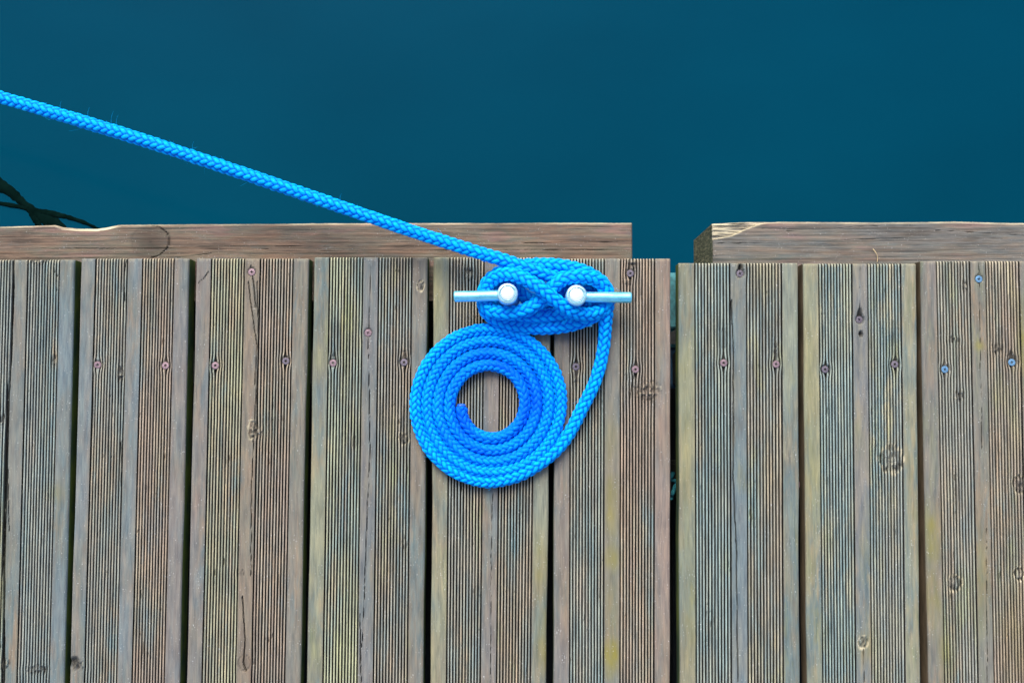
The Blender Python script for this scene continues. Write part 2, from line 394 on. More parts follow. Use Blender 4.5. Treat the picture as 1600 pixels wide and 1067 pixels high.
vV, tT, mM, rR_ = (.165, .160, .155), (.135, .19, .175), (.22, .245, .16), (.215, .145, .10)
BANDS = {1: (bB, gG, gG, gG, bB), 2: (bB, gG, bB, rR_, vV), 3: (vV, oO, nN, rR_, gG), 4: (oO, oO, vV, nN, nN), 5: (oO, gG, vV, nN, mM),
         6: (vV, tT, gG, rR_, pP), 7: (oO, tT, bB, nN, mM), 8: (oO, tT, vV, gG, mM), 9: (vV, gG, gG, rR_, vV)}
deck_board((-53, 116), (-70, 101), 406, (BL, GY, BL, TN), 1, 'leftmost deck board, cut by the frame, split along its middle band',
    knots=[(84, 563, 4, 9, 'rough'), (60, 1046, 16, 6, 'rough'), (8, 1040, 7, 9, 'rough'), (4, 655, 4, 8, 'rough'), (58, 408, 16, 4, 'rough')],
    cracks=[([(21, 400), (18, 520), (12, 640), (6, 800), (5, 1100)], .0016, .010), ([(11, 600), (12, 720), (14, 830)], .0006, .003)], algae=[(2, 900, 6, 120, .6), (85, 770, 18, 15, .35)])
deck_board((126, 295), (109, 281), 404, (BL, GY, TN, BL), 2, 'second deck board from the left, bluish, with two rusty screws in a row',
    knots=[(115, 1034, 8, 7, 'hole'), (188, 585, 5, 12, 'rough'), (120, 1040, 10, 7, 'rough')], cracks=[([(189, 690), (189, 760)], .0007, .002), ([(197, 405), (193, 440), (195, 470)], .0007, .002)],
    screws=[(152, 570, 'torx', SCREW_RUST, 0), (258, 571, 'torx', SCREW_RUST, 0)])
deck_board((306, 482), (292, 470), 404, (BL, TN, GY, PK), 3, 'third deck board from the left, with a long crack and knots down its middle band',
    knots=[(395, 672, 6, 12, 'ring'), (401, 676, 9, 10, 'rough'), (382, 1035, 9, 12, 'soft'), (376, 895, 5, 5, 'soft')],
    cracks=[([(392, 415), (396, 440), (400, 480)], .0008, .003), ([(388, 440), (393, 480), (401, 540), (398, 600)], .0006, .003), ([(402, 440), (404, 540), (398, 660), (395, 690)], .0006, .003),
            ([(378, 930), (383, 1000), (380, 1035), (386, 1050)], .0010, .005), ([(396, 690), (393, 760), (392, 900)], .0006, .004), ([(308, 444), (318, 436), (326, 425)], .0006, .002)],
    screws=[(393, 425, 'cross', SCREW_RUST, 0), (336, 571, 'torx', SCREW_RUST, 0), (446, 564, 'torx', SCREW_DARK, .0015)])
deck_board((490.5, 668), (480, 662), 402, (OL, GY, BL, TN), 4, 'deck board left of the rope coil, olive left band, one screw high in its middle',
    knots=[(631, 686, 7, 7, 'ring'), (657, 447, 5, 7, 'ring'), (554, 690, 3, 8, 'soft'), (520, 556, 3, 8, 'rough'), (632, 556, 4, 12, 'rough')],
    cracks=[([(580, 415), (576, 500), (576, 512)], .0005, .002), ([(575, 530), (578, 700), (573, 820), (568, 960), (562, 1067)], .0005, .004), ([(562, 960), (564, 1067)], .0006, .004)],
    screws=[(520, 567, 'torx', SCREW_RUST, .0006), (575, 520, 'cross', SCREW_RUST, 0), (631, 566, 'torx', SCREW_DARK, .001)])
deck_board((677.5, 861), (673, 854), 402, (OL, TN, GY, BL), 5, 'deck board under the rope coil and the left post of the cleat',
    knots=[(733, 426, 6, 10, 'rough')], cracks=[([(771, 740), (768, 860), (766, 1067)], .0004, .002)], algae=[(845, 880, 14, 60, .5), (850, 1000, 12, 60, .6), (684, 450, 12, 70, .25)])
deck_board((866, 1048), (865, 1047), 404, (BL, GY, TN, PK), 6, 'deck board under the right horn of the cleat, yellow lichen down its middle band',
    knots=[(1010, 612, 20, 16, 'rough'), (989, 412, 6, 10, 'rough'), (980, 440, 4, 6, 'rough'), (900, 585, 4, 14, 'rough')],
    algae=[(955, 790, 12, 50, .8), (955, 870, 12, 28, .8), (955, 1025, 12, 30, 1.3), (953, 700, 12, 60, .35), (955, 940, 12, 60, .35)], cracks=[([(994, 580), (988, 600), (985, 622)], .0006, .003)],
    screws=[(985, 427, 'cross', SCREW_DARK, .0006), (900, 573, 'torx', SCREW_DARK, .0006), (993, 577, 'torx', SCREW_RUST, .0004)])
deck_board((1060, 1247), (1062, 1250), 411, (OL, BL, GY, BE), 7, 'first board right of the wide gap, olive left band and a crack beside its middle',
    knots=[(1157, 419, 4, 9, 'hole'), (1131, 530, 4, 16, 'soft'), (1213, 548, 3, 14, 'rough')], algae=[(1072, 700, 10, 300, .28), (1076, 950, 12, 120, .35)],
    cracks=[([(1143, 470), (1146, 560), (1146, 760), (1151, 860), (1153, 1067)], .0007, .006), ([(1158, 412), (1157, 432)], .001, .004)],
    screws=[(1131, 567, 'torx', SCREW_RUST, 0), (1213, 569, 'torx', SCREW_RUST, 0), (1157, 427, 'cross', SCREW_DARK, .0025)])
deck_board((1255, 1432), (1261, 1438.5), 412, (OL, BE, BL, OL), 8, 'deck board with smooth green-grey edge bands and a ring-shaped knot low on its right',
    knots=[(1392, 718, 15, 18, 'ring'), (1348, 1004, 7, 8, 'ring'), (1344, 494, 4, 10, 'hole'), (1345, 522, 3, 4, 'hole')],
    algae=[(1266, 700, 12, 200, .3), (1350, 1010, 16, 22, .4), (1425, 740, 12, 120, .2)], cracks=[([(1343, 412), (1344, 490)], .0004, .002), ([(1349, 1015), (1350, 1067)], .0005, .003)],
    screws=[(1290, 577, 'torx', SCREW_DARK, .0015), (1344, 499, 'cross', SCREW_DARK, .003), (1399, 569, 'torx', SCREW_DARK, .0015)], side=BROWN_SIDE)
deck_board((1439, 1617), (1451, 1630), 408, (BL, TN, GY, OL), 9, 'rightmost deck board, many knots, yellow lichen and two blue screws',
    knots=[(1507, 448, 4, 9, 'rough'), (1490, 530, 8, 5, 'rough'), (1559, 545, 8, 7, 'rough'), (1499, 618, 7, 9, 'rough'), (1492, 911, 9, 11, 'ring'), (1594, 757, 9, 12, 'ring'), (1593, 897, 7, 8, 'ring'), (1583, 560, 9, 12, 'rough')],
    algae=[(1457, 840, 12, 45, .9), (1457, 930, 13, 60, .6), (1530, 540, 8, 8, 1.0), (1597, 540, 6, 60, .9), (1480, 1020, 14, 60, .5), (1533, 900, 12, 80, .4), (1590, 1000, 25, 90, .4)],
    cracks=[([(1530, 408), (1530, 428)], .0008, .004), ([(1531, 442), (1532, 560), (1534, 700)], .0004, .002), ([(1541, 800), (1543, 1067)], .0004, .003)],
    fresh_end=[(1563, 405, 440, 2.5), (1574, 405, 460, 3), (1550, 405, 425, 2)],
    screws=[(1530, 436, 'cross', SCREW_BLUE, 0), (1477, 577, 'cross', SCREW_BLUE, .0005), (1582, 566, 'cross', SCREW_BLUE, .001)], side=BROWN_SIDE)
c = P(1252, 757, -.028)
put_screw(jr, c[0], c[1], -.0275, 'torx', SCREW_RUST, .4)

# ---------------------------------------------------------------- edge beams (grain along x)
def edge_beam(label, pxa, pxb, north, tints, seed, knots, wedge=None, west=-1.35, east=1.35, streaks=()):
    zt = -.0290; zb = -.18
    xa = P(pxa, 400, zt)[0] if pxa is not None else west
    xb = P(pxb, 400, zt)[0] if pxb is not None else east
    vis0, vis1 = max(xa, -.72), min(xb, .72)
    xs = [xa, xa+.0008, xa+.002, xa+.004]; x = xa+.006
    while x < xb-.005: x += .0022 if vis0-.05 < x < vis1+.05 else .02; xs.append(min(x, xb-.0045))
    xs = np.array(sorted(set(xs+[xb-.003, xb-.0015, xb-.0006, xb])))
    pn = sorted((P(a, b, zt)[0], P(a, b, zt)[1]) for a, b in north)
    yn = np.interp(xs, [q[0] for q in pn], [q[1] for q in pn])+(vn(xs*40, xs*0, seed)-.5)*.0006+(vn(xs*400, xs*0, seed+1)-.5)*.0004
    ys0 = P(0, 470, zt)[1]
    k = np.concatenate([np.linspace(0, 1, 90)])
    Y = ys0+(yn[None, :]-.004-ys0)*k[:, None]
    edge = np.array([[.0030, -.0003], [.0020, -.0007], [.0011, -.0014], [.0004, -.0026], [0, -.0045]])
    chip = np.interp(xs, [P(a, 350, zt)[0] for a in (85, 100, 150, 172, 190)], [0, .6, 1.0, 1.0, 0]) if wedge is None else xs*0
    rowsE = [yn-e*(1+1.2*chip) for e in edge[:, 0]]
    Y = np.concatenate([Y, np.array(rowsE)]); X = np.repeat(xs[None, :], len(Y), 0)
    Z = np.zeros(Y.shape); Z[90:] = edge[:, 1][:, None]
    gr_ = fbm(X*9, Y*420+.8*np.sin(X*5), seed+2); Z += (gr_-.5)*.0012+(fbm(X*30, Y*60, seed+3)-.5)*.0008
    marks = np.zeros(Y.shape+(4,))
    marks[..., 0] = np.clip((.42-gr_)*2.6, 0, .45)
    marks[91:, :, 2] = (.12+.45*vn(X[91:]*60, Y[91:]*0, seed+5))  # rim paled: raw wood plus painted light on the rounded edge
    marks[90:, :, 2] = np.maximum(marks[90:, :, 2], chip[None, :]*.95)
    for (kx, ky, rx, ry, kind) in knots:
        c = P(kx, ky, zt); dx, dy = (X-c[0])/(rx*.00084), (Y-c[1])/(ry*.00084); d = np.hypot(dx, dy)*(1+.15*(vn(X*120, Y*120, seed+8)-.5))
        if kind == 'oval':
            marks[..., 0] = np.maximum(marks[..., 0], np.clip(1.1-d, 0, 1)**.5*.62)
            arc = np.exp(-((d-1)/.035)**2)*(dx > .1); marks[..., 0] = np.maximum(marks[..., 0], arc*.95); Z -= arc*.002
            marks[..., 0] = np.maximum(marks[..., 0], np.exp(-(d/.22)**2)*.8)
            marks[..., 0] = np.maximum(marks[..., 0], np.exp(-((d-1)/.1)**2)*.4)
        else:
            n = fbm(X*60, Y*500, seed+9); ins = np.clip(1-d, 0, 1)**.5
            marks[..., 0] = np.maximum(marks[..., 0], ins*np.clip((.55-n)*3, 0, .4))
    for (x0, y0, x1, y1, wd) in streaks:
        a, b = P(x0, y0, zt), P(x1, y1, zt)
        t = np.clip((X-a[0])/(b[0]-a[0]), 0, 1); yy = a[1]+(b[1]-a[1])*t+(vn(X*30, X*0, seed+11)-.5)*.001
        e = np.exp(-((Y-yy)/(wd*.0004))**2)*((X > a[0]) & (X < b[0])); e = e*np.clip(vn(X*25, X*0, seed+14)*1.6-.2, .1, 1); Z -= e*.0012; marks[..., 0] = np.maximum(marks[..., 0], e*.6)
    if wedge:
        lx = [P(a, b, zt)[0] for a, b in wedge]; ly = [P(a, b, zt)[1] for a, b in wedge]
        lim = np.interp(X, lx, ly); ins = ((Y > lim) & (X < lx[-1])).astype(float)
        n = fbm(X*35, Y*600, seed+12)
        Z -= ins*(.0035+.004*(.5-n)); marks[..., 2] = np.maximum(marks[..., 2], ins*np.clip((n-.35)*2.6, 0, .8)); marks[..., 0] = np.maximum(marks[..., 0], ins*np.clip((.40-n)*4, 0, .7))
        lip = np.exp(-((Y-lim)/.0012)**2)*(X < lx[-1]); marks[..., 2] = np.maximum(marks[..., 2], lip*.7)
    for x_, sgn in ((xa, 1), (xb, -1)):
        dd = np.abs(X-x_); Z -= np.clip(1-dd/.0022, 0, 1)**2*.002
    Z += zt
    nr, ncx = X.shape; cx, cy = float(X.mean()), float(Y.mean())
    verts = np.stack([X-cx, Y-cy, Z-zt], -1).reshape(-1, 3); mk = marks.reshape(-1, 4)
    idx = np.arange(nr*ncx).reshape(nr, ncx)
    q = np.stack([idx[:-1, :-1], idx[:-1, 1:], idx[1:, 1:], idx[1:, :-1]], -1).reshape(-1, 4)
    loop = np.concatenate([idx[0, :], idx[1:, -1], idx[-1, -2::-1], idx[-2:0:-1, 0]]); n = len(loop)
    base = len(verts); sk = verts[loop].copy(); sk[:, 2] = zb-zt; a = np.arange(n); b = (a+1) % n
    q2 = np.stack([base+a, base+b, loop[b], loop[a]], -1)
    vx = verts[loop, 0]; isend = (np.abs(vx[a]-vx[b]) < 1e-6)
    m2 = np.where(isend, 1, 0)
    mk2 = mk[loop].copy(); mk2[:, 2] = 0
    bottom = [base, base+ncx-1, base+ncx-1+nr-1, base+ncx-1+nr-1+ncx-1]
    verts = np.concatenate([verts, sk]); mk = np.concatenate([mk, mk2])
    me = fast_mesh('edge_beam', verts, np.concatenate([q, q2, np.array([bottom[::-1]])]), np.concatenate([np.zeros(len(q)), m2, [0]]), mk, False)
    at = me.color_attributes.new('band', 'FLOAT_COLOR', 'POINT'); at.data.foreach_set('color', np.zeros(len(verts)*4, np.float32))
    return link('edge_beam', me, [wood('brown_beam_wood', tints, seed, 'x', .35), BEAM_END], None, (cx, cy, zt), label=label, category='edge beam', group='timber beams along the water edge')
BR = (.15, .108, .075); BR2 = (.11, .085, .062); BRP = (.19, .12, .098); BRG = (.125, .115, .08)
edge_beam('long brown timber beam along the water under the left board ends, with an oval knot', None, 988,
    [(-300, 353), (0, 353.5), (85, 351.5), (98, 355), (125, 357), (150, 357), (168, 354), (185, 351), (300, 350), (600, 348), (988, 347.5)],
    ((.115, .082, .06), (.155, .108, .078), (.135, .115, .085), (.20, .125, .105)), 21, [(235, 378, 29, 25, 'oval'), (660, 372, 60, 14, 'grain'), (40, 370, 60, 14, 'grain'), (330, 385, 60, 12, 'grain'), (720, 395, 50, 10, 'grain')],
    streaks=[(0, 388, 420, 389, .9), (430, 385, 700, 386, .7), (500, 392, 985, 390, .7), (820, 380, 985, 378, .7), (275, 403, 330, 396, 1.4)])
edge_beam('shorter timber beam at the right with a splintered pale corner and mossy cut end', 1114, None,
    [(1110, 349), (1160, 346), (1400, 347), (1500, 346), (1600, 348), (1900, 348)],
    ((.105, .095, .08), (.13, .13, .12), (.15, .13, .105), (.175, .13, .115)), 22, [(1420, 362, 60, 16, 'grain'), (1560, 372, 50, 18, 'grain'), (1300, 395, 80, 10, 'grain')],
    wedge=[(1105, 374), (1118, 373), (1145, 368), (1165, 358), (1195, 348), (1260, 343)],
    streaks=[(1190, 358, 1290, 360, 1.2), (1230, 362, 1380, 352, 1.2), (1120, 380, 1300, 382, .6), (1300, 376, 1420, 372, .8), (1460, 360, 1600, 368, .7)])

# bracket and cord in the wide gap
TEAL = simple('teal_painted_steel', (.07, .27, .30), .6, .2, .45, 120, .0006)
NAVY = simple('blue_plastic', (.02, .10, .20), .5, 0, .3, 60)
a, b = P(1056, 426, -.045), P(1056, 512, -.045)
t = empty('hinge_bracket', (a[0], (a[1]+b[1])/2, -.045), label='teal steel bracket joining the two dock sections, seen in the wide gap', category='bracket')
link('plate', box_mesh('plate', -.016, .020, (b[1]-a[1])/2, (a[1]-b[1])/2, -.010, 0, .0015), [TEAL], t)
link('web', box_mesh('web', -.004, .006, (b[1]-a[1])/2, (a[1]-b[1])/2-.006, -.09, -.0102, .001), [TEAL], t)
V_, F_ = lathe([(.0045, -.0005), (.0052, .0005), (.0052, .004), (.0042, .0052), (.001, .0054)], 6)
link('bolt', pymesh('bolt', V_, F_, False), [TEAL], t, (.004, (b[1]-a[1])/2+.012, 0))
a, b = P(1054, 541, -.09), P(1054, 606, -.09)
t = empty('rubber_fender', (a[0], (a[1]+b[1])/2, -.09), label='dark blue fender block low in the wide gap below the teal bracket', category='fender')
link('block', box_mesh('block', -.022, .022, (b[1]-a[1])/2, (a[1]-b[1])/2-.002, -.08, 0, .003), [NAVY], t)
link('rim', box_mesh('rim', -.022, .022, (a[1]-b[1])/2-.0018, (a[1]-b[1])/2+.003, -.05, .003, .001), [TEAL], t)

# ---------------------------------------------------------------- cleat
cz = .0
bl, br_ = P(753, 500), P(937, 500); yt, yb = P(800, 438)[1], P(800, 511)[1]
ccx, ccy = (bl[0]+br_[0])/2, (yt+yb)/2
cleat = empty('dock_cleat', (ccx, ccy, 0), label='stainless steel cleat with two round posts and horns, wrapped in the blue rope', category='cleat')
import bmesh
bm = bmesh.new(); bmesh.ops.create_cube(bm, size=1)
for v in bm.verts: v.co = Vector((v.co.x*(br_[0]-bl[0]), v.co.y*(yt-yb), .0005+(v.co.z+.5)*.006))
ve = [e for e in bm.edges if abs(e.verts[0].co.z-e.verts[1].co.z) > .004]
bmesh.ops.bevel(bm, geom=ve, offset=.010, segments=6, affect='EDGES')
te = [e for e in bm.edges if e.verts[0].co.z > .006 and e.verts[1].co.z > .006]
bmesh.ops.bevel(bm, geom=te, offset=.001, segments=2, affect='EDGES')
me = bpy.data.meshes.new('base_plate'); bm.to_mesh(me); bm.free()
link('base_plate', me, [STEEL], cleat)
PT = .064; HZ = .040
posts = []
for px, py in ((793, 458.5), (901, 461)):
    c = P(px, py, PT); r = .0129; posts.append(c)
    V_, F_ = lathe([(r+.003, .0067), (r+.001, .009), (r, .012), (r, PT-.0022), (r-.0006, PT-.0009), (r-.0016, PT-.0001), (r-.0026, PT+.0001), (r-.0030, PT-.0006), (r-.0032, PT-.0042), (r-.0042, PT-.0042)], 56)
    po = link('post', pymesh('post', V_, F_, True, 40), [steel_mat('post_steel', (.42, .78, .86), (.62, .90, .96), .7)], cleat, (c[0]-ccx, c[1]-ccy, 0))
    V_, F_ = lathe([(r-.0043, PT-.0041), (r-.0043, PT-.0007), (r-.0047, PT-.0001), (r-.0060, PT+.0001), (.002, PT+.0005)], 56)
    link('cap', pymesh('cap', V_, F_, True, 50), [CAP], po)
for (x0, y0, x1, y1, sgn, pc) in ((709, 463.5, 780, 465, -1, posts[0]), (987, 465, 915, 465.5, 1, posts[1])):
    a = P(x0, y0, HZ); L_ = abs(a[0]-pc[0]); hr = .0069
    V_, F_ = lathe([(hr-.003, 0), (hr-.0009, .0003), (hr-.0002, .0011), (hr, .0025), (hr, L_-.011), (hr+.0015, L_-.0098)], 36)
    # lathe axis z -> x, running from the tip into the post
    V_ = [(-sgn*v[2], v[1], v[0]) for v in V_]
    if sgn < 0: F_ = [f[::-1] for f in F_]
    o = link('horn', pymesh('horn', V_, F_, True, 40), [STEEL], cleat, (a[0]-ccx, a[1]-ccy, HZ))
    dy = pc[1]-a[1]; o.rotation_euler = (0, 0, math.atan2(dy, L_)*(-sgn))

# ---------------------------------------------------------------- rope
RR = .0081
ctl = []   # (x, y, z, radius, pitch)
def add(px, py, z, rad=RR, pitch=.0098): q = P(px, py, z); ctl.append((q[0], q[1], z, rad, pitch))
e0, e1 = P(0, 152, .012), P(-60, 134, .008)
dr = (e1-e0)
ctl.append((*(e0+dr*18+np.array([0, 0, -.10])), RR, .0098)); ctl.append((*(e0+dr*9+np.array([0, 0, -.035])), RR, .0098))
for px, py, z in ((-60, 134, .008), (0, 152, .012), (200, 212, .020), (400, 278, .028), (625, 355, .036), (720, 386, .040), (797, 410, .043), (830, 421, .042), (862, 432, .034), (898, 437, .022), (918, 447, .012), (927, 466, .009), (918, 484, .009), (897, 490, .012), (865, 492, .019), (835, 494, .021), (805, 493, .015), (780, 486, .009), (767, 467, .0088), (775, 447, .0088), (795, 440, .0088), (818, 462, .0088), (848, 474, .0120), (870, 462, .0100), (888, 439, .0110), (918, 436, .014), (944, 446, .021), (950, 466, .025), (936, 488, .022), (905, 504, .017), (870, 511, .013), (835, 512, .0125), (800, 508, .013), (773, 498, .018), (758, 483, .024), (756, 462, .0255), (764, 443, .030), (782, 430, .041), (802, 429, .051), (826, 439, .056), (850, 455, .057), (874, 474, .053), (898, 488, .044), (922, 490.5, .034), (942, 481, .027), (950, 464, .0255), (942, 444, .028), (920, 428, .028), (893, 418.5, .027), (862, 414, .025), (830, 414.5, .020), (800, 419, .019), (772, 432, .021), (759, 448, .025), (757, 466, .0265), (765, 483, .029), (787, 489, .036), (812, 487, .040), (836, 476, .043), (858, 456, .044), (878, 437, .048), (902, 431.5, .048), (926, 436, .042), (943, 448, .035), (950.5, 466, .0285), (948, 484, .022), (946, 505, .015), (944, 535, .0095), (938, 570, .0082), (926, 605, .0082)):
    add(px, py, z)
# coil: radii (px) at bottom, left, top, right, per turn about (766, 632)
Z_ = 3.556; RC = .0075
cxp, cyp = 766.0, 632.0
seq = [('b', 427), ('l', 412), ('t', 415), ('r', 391), ('b', 375), ('l', 349), ('t', 352), ('r', 324), ('b', 314), ('l', 285), ('t', 284), ('r', 257), ('b', 250), ('l', 222), ('t', 217), ('r', 190), ('b', 184), ('l', 157)]
angs = np.array([-90-90*i for i in range(len(seq))], float)      # clockwise in the picture: bottom, left, top, right
rad = np.array([s[1]/Z_+.7 for s in seq])
def coil_pt(an):
    r = np.interp(-an, -angs, rad); return cxp+r*math.cos(R(an)), cyp-r*math.sin(R(an))
for px, py in ((908, 641), (889, 677), (868, 704), (840, 726), (806, 744)): add(px, py, .0082)
# smooth interpolation of the radius
from math import cos, sin
ta = -angs; m_ = np.gradient(rad, ta)
def rad_s(q):
    i = int(np.clip(np.searchsorted(ta, q)-1, 0, len(ta)-2)); h = ta[i+1]-ta[i]; s = (q-ta[i])/h
    return (2*s**3-3*s**2+1)*rad[i]+(s**3-2*s**2+s)*h*m_[i]+(-2*s**3+3*s**2)*rad[i+1]+(s**3-s**2)*h*m_[i+1]
q = 90.0+0
while q <= 90*18+8:
    r = rad_s(min(q, ta[-1])) - (1.5 if q > ta[-1] else 0); an = R(-q)
    add(cxp+r*cos(an), cyp-r*sin(an), .0082+.0006*math.sin(q*.031), RC, .0086); q += 9
ctl = np.array(ctl)
kn = (np.abs(ctl[:, 0]-P(852, 465)[0]) < .094) & (np.abs(ctl[:, 1]-P(852, 465)[1]) < .052) & (np.arange(len(ctl)) > 9) & (np.arange(len(ctl)) < 108); kn[110:] = False; ctl[kn, 3] *= 1.07
# Catmull-Rom (centripetal) through the control points
def spline(c, ds):
    Pp = c[:, :3]; out = []
    t = np.zeros(len(c)); t[1:] = np.cumsum(np.sqrt(np.linalg.norm(np.diff(Pp, axis=0), axis=1)))
    m = np.zeros_like(c)
    for i in range(len(c)):
        if 0 < i < len(c)-1:
            d0, d1 = (c[i]-c[i-1])/(t[i]-t[i-1]), (c[i+1]-c[i])/(t[i+1]-t[i]); m[i] = (d0*(t[i+1]-t[i])+d1*(t[i]-t[i-1]))/(t[i+1]-t[i-1])
        elif i == 0: m[i] = (c[1]-c[0])/(t[1]-t[0])
        else: m[i] = (c[-1]-c[-2])/(t[-1]-t[-2])
    for i in range(len(c)-1):
        h = t[i+1]-t[i]; n = max(4, int(np.linalg.norm(Pp[i+1]-Pp[i])/.0004)); s = np.linspace(0, 1, n, endpoint=False)[:, None]
        out.append((2*s**3-3*s**2+1)*c[i]+(s**3-2*s**2+s)*h*m[i]+(-2*s**3+3*s**2)*c[i+1]+(s**3-s**2)*h*m[i+1])
    o = np.concatenate(out+[c[-1:]]); L = np.zeros(len(o)); L[1:] = np.cumsum(np.linalg.norm(np.diff(o[:, :3], axis=0), axis=1))
    S = np.arange(0, L[-1], ds); return np.stack([np.interp(S, L, o[:, k]) for k in range(5)], 1), S
DS = .00085
rp, S = spline(ctl, DS)
pos = rp[:, :3]
k = 9; ker = np.hanning(k+2)[1:-1]; ker /= ker.sum()
for d in range(3):
    pd = np.pad(pos[:, d], k//2, mode='reflect', reflect_type='odd'); pos[:, d] = np.convolve(pd, ker, 'valid')
T = np.gradient(pos, axis=0); T /= np.linalg.norm(T, axis=1)[:, None]
Nn = np.zeros_like(T); n0 = np.array([0, 0, 1.0]); n0 -= T[0]*n0.dot(T[0]); Nn[0] = n0/np.linalg.norm(n0)
for i in range(1, len(T)):
    v = Nn[i-1]-T[i]*Nn[i-1].dot(T[i]); Nn[i] = v/np.linalg.norm(v)
Bn = np.cross(T, Nn)
NA = 84; NB = 6
phi = np.arange(NA)/NA
Q = np.cumsum(DS/rp[:, 4])
PH, QQ = np.meshgrid(phi, Q)
# slow twist and small irregularities of the lay
QQ = QQ+.10*(vn(QQ*.7, PH*0, 3)-.5); PHn = NB*PH+.35*np.sin(QQ*.11)
a_ = PHn+QQ; b_ = PHn-QQ; ia, ib = np.floor(a_), np.floor(b_); fa, fb = a_-ia, b_-ib
mm = np.mod(ia+ib, 4); plus = mm < 2
tac = np.where(plus, fa, fb)-.5; lal = np.where(plus, mm+fb, (mm-2)+fa)
hh = np.clip(np.cos(np.pi*tac), 0, 1)**.30*(.22+.82*np.clip(np.sin(np.pi*np.clip(lal, 0, 2)/2), 0, 1)**.5)
sid = np.where(plus, ia*7.3, ib*5.1+31)
hh = hh*(.86+.28*vn(sid, np.floor(QQ*.5), 5))
Rad = rp[:, 3][:, None]-.0023+.0029*hh+.00012*(vn(PH*40, QQ*9, 6)-.5)
# rope end closes to a blunt tip
endd = (S[-1]-S)[:, None]; tipf = np.sqrt(np.clip(1-(1-np.clip(endd/.0045, 0, 1))**2, .03, 1)); Rad = Rad*tipf
W3 = pos[:, None, :]+Rad[..., None]*(np.cos(2*np.pi*PH)[..., None]*Nn[:, None, :]+np.sin(2*np.pi*PH)[..., None]*Bn[:, None, :])
W3[..., 2] = np.where((W3[..., 1] < P(0, 404)[1]) & (W3[..., 2] < .0003), .0003, W3[..., 2])   # flattened where it lies on the boards
n = len(pos); idx = np.arange(n*NA).reshape(n, NA); nx = np.roll(idx, -1, 1)
quads = np.stack([idx[:-1], nx[:-1], nx[1:], idx[1:]], -1).reshape(-1, 4)
fadel = np.clip((S-(S[-1]-2.0))/1.5, 0, 1)[:, None]      # the end kept inside the coil has faded less
crease_unf = np.clip(.97-hh, 0, 1)*1.35; crease_unf = np.maximum(crease_unf, (.25+.45*fadel)*vn(PH*NB*2, QQ*2, 8)); crease_unf = np.maximum(crease_unf, fadel*(.45+.45*vn(QQ*.25, PH*2, 19)))  # crease term paints shade between strands; fadel terms are less faded yarn
mk = np.zeros((n*NA, 4)); mk[:, 0] = np.clip(crease_unf, 0, 1).reshape(-1)
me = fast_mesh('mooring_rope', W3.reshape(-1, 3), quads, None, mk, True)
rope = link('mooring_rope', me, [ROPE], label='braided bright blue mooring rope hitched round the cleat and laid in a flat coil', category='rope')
# melted tip
tip = pos[-1]; V_, F_ = lathe([(.0005, -.003), (.0042, -.0026), (.0058, -.001), (.0060, .0004), (.0046, .0016), (.0018, .0022), (.0003, .0023)], 24)
rn = random.Random(3); V_ = [(v[0]*(1+rn.uniform(-.07, .07)), v[1]*(1+rn.uniform(-.07, .07)), v[2]+rn.uniform(-.0004, .0004)) for v in V_]
o = link('melted_end', pymesh('melted_end', V_, F_, True, 80), [simple('melted_fibre', (.01, .12, .62), .35, 0, .5, 400, .0006)], rope, tuple(tip-T[-1]*.0004))
o.rotation_euler = Vector(T[-1]).to_track_quat('Z', 'Y').to_euler()
# loose fibres standing off the rope
rg = np.random.RandomState(5); FV = []; FQ = []
def fibre(p, d, ln, cur, r=.00012):
    m = 6; side = np.cross(d, cur); side /= np.linalg.norm(side)+1e-9; up = np.cross(side, d); b0 = len(FV)
    pts = [p+d*ln*s+cur*ln*s*s for s in np.linspace(0, 1, m)]
    for j, q_ in enumerate(pts):
        rr = r*(1-.5*j/m)
        for t_ in range(3): FV.append(q_+rr*(math.cos(t_*2.094)*side+math.sin(t_*2.094)*up))
    for j in range(m-1):
        for t_ in range(3): FQ.append((b0+j*3+t_, b0+j*3+(t_+1) % 3, b0+(j+1)*3+(t_+1) % 3, b0+(j+1)*3+t_))
vis = np.where(pos[:, 0] > -.72)[0]; coil0 = np.argmax(S > S[-1]-1.15)
for _ in range(2400):
    inner = rg.rand() < .40
    i = rg.randint(coil0, n-4) if inner else vis[rg.randint(0, len(vis))]
    an = rg.rand()*2*math.pi; nd = math.cos(an)*Nn[i]+math.sin(an)*Bn[i]
    if i > n//2 and nd[2] < -.2: continue
    p0 = pos[i]+nd*(rp[i, 3]-.0002)
    d = nd*rg.uniform(.25, 1)+T[i]*rg.uniform(-1, 1); d /= np.linalg.norm(d)
    ln = rg.uniform(.0015, .0045) if (inner or rg.rand() < .9) else rg.uniform(.006, .012)
    if inner: d[2] = abs(d[2])*.6+.1
    fibre(p0, d, ln, T[i]*rg.uniform(-.8, .8)+np.array([0, 0, .2])*rg.rand()+nd*rg.uniform(-.3, .2))
for (px, py, ln) in ((185, 197, .012), (178, 192, .015), (140, 182, .011), (306, 238, .010), (95, 170, .009), (540, 312, .008)):
    i = int(np.argmin(np.linalg.norm(pos-P(px, py, .02), axis=1))); fibre(pos[i]+np.array([0, RR, .001]), np.array([-.3, .95, .1]), ln, np.array([.5, .1, .1]), .00013)
link('loose_fibres', fast_mesh('loose_fibres', np.array(FV), np.array(FQ), None, None, True), [ROPE], rope, kind='stuff')

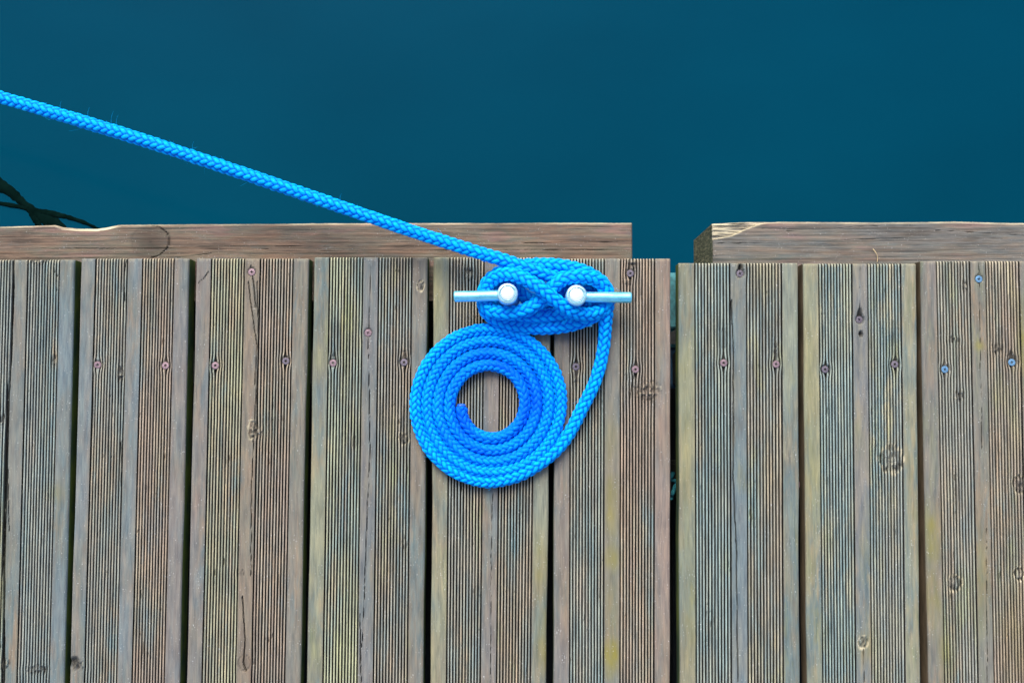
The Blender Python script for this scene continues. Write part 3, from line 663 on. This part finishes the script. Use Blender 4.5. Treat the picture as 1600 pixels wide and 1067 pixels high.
# ---------------------------------------------------------------- dark strands added for a reflection on the water, straw, cord
REFL = simple('dark_reflection', (.0015, .007, .006), 1.0, 0, .5, 40); REFL.node_tree.nodes['Principled BSDF'].inputs['Specular IOR Level'].default_value = 0
def ribbon(name, pts, z, mat, parent, seed=0, th=.002, off=(0, 0)):
    """thin bodied strand: pts = (px, py, half width px)"""
    W_ = [(*P(a, b, z)[:2], c*.00112) for a, b, c in pts]; W_ = np.array(W_)
    s = np.linspace(0, len(W_)-1, len(W_)*8); c = np.stack([np.interp(s, range(len(W_)), W_[:, k]) for k in range(3)], 1)
    for _ in range(2): c[1:-1] = (c[:-2]+2*c[1:-1]+c[2:])/4
    tg = np.gradient(c[:, :2], axis=0); tg /= np.linalg.norm(tg, axis=1)[:, None]; nn = np.stack([-tg[:, 1], tg[:, 0]], 1)
    V_ = []; F_ = []; ns = 8
    for i in range(len(c)):
        hw = c[i, 2]*(.75+.45*float(vn(i*.6, seed, seed))); wz = .0
        for k in range(ns):
            t_ = 2*math.pi*k/ns; V_.append((c[i, 0]+nn[i, 0]*hw*math.cos(t_)-off[0], c[i, 1]+nn[i, 1]*hw*math.cos(t_)-off[1], th*math.sin(t_)+wz))
    for i in range(len(c)-1):
        for k in range(ns): F_.append((i*ns+k, i*ns+(k+1) % ns, (i+1)*ns+(k+1) % ns, (i+1)*ns+k))
    F_.append(tuple(range(ns))[::-1]); F_.append(tuple(range((len(c)-1)*ns, len(c)*ns)))
    return link(name, pymesh(name, V_, F_), [mat], parent)
wp = P(60, 330, WZ); dark_refl = empty('reflection_strands', (wp[0], wp[1], WZ+.0005), label='dark strands standing in for a reflection on the water at the far left beside the beam', category='reflection_strands')  # flat dark strands added in place of a dark reflection
of = (wp[0], wp[1])
ribbon('strand', [(-60, 262, 8), (-10, 285, 12), (15, 298, 9), (35, 316, 5), (52, 330, 7), (75, 344, 10), (100, 360, 9)], WZ, REFL, dark_refl, 1, off=of)
ribbon('strand', [(-60, 318, 2), (-5, 317, 2.5), (18, 321, 3.5), (35, 324, 3), (60, 331, 5), (85, 335, 5), (105, 339, 3.5), (130, 347, 3), (150, 356, 2), (175, 368, 1)], WZ, REFL, dark_refl, 2, off=of)
ribbon('strand', [(42, 322, 2), (50, 335, 4), (60, 350, 5), (66, 366, 3)], WZ, REFL, dark_refl, 3, off=of)
ribbon('strand', [(60, 330, 3), (72, 346, 4), (76, 366, 3)], WZ, REFL, dark_refl, 4, off=of)
STRAW = simple('straw', (.50, .40, .22), .7, 0, .2, 300)
def wire(name, pts, r, mat, parent=None, **tags):
    cu = bpy.data.curves.new(name, 'CURVE'); cu.dimensions = '3D'; sp = cu.splines.new('BEZIER'); sp.bezier_points.add(len(pts)-1)
    for b_, p_ in zip(sp.bezier_points, pts): b_.co = p_; b_.handle_left_type = b_.handle_right_type = 'AUTO'
    cu.bevel_depth = r; cu.bevel_resolution = 2; o = bpy.data.objects.new(name, cu)
    dg = bpy.context.evaluated_depsgraph_get(); C.collection.objects.link(o); dg.update()
    me = bpy.data.meshes.new_from_object(o.evaluated_get(dg)); bpy.data.objects.remove(o); me.materials.clear()
    return link(name, me, [mat], parent, **tags)
wire('straw', [tuple(P(1364, 389, -.026)), tuple(P(1368, 394, -.024)), tuple(P(1371, 401, -.025)), tuple(P(1370.5, 410, -.0265))], .0005, STRAW, label='thin dry straw lying on the right timber beam', category='straw')
CORD = simple('teal_cord', (.02, .22, .27), .8, 0, .5, 500, .001)
g = random.Random(8); base = P(1053, 752, -.06)
pts = [(base[0]+g.uniform(-.004, .005), base[1]+.012-.0045*i, -.06+g.uniform(-.004, .006)) for i in range(9)]
wire('frayed_cord', pts, .0028, CORD, label='frayed scrap of teal cord hanging low in the wide gap between boards', category='cord')
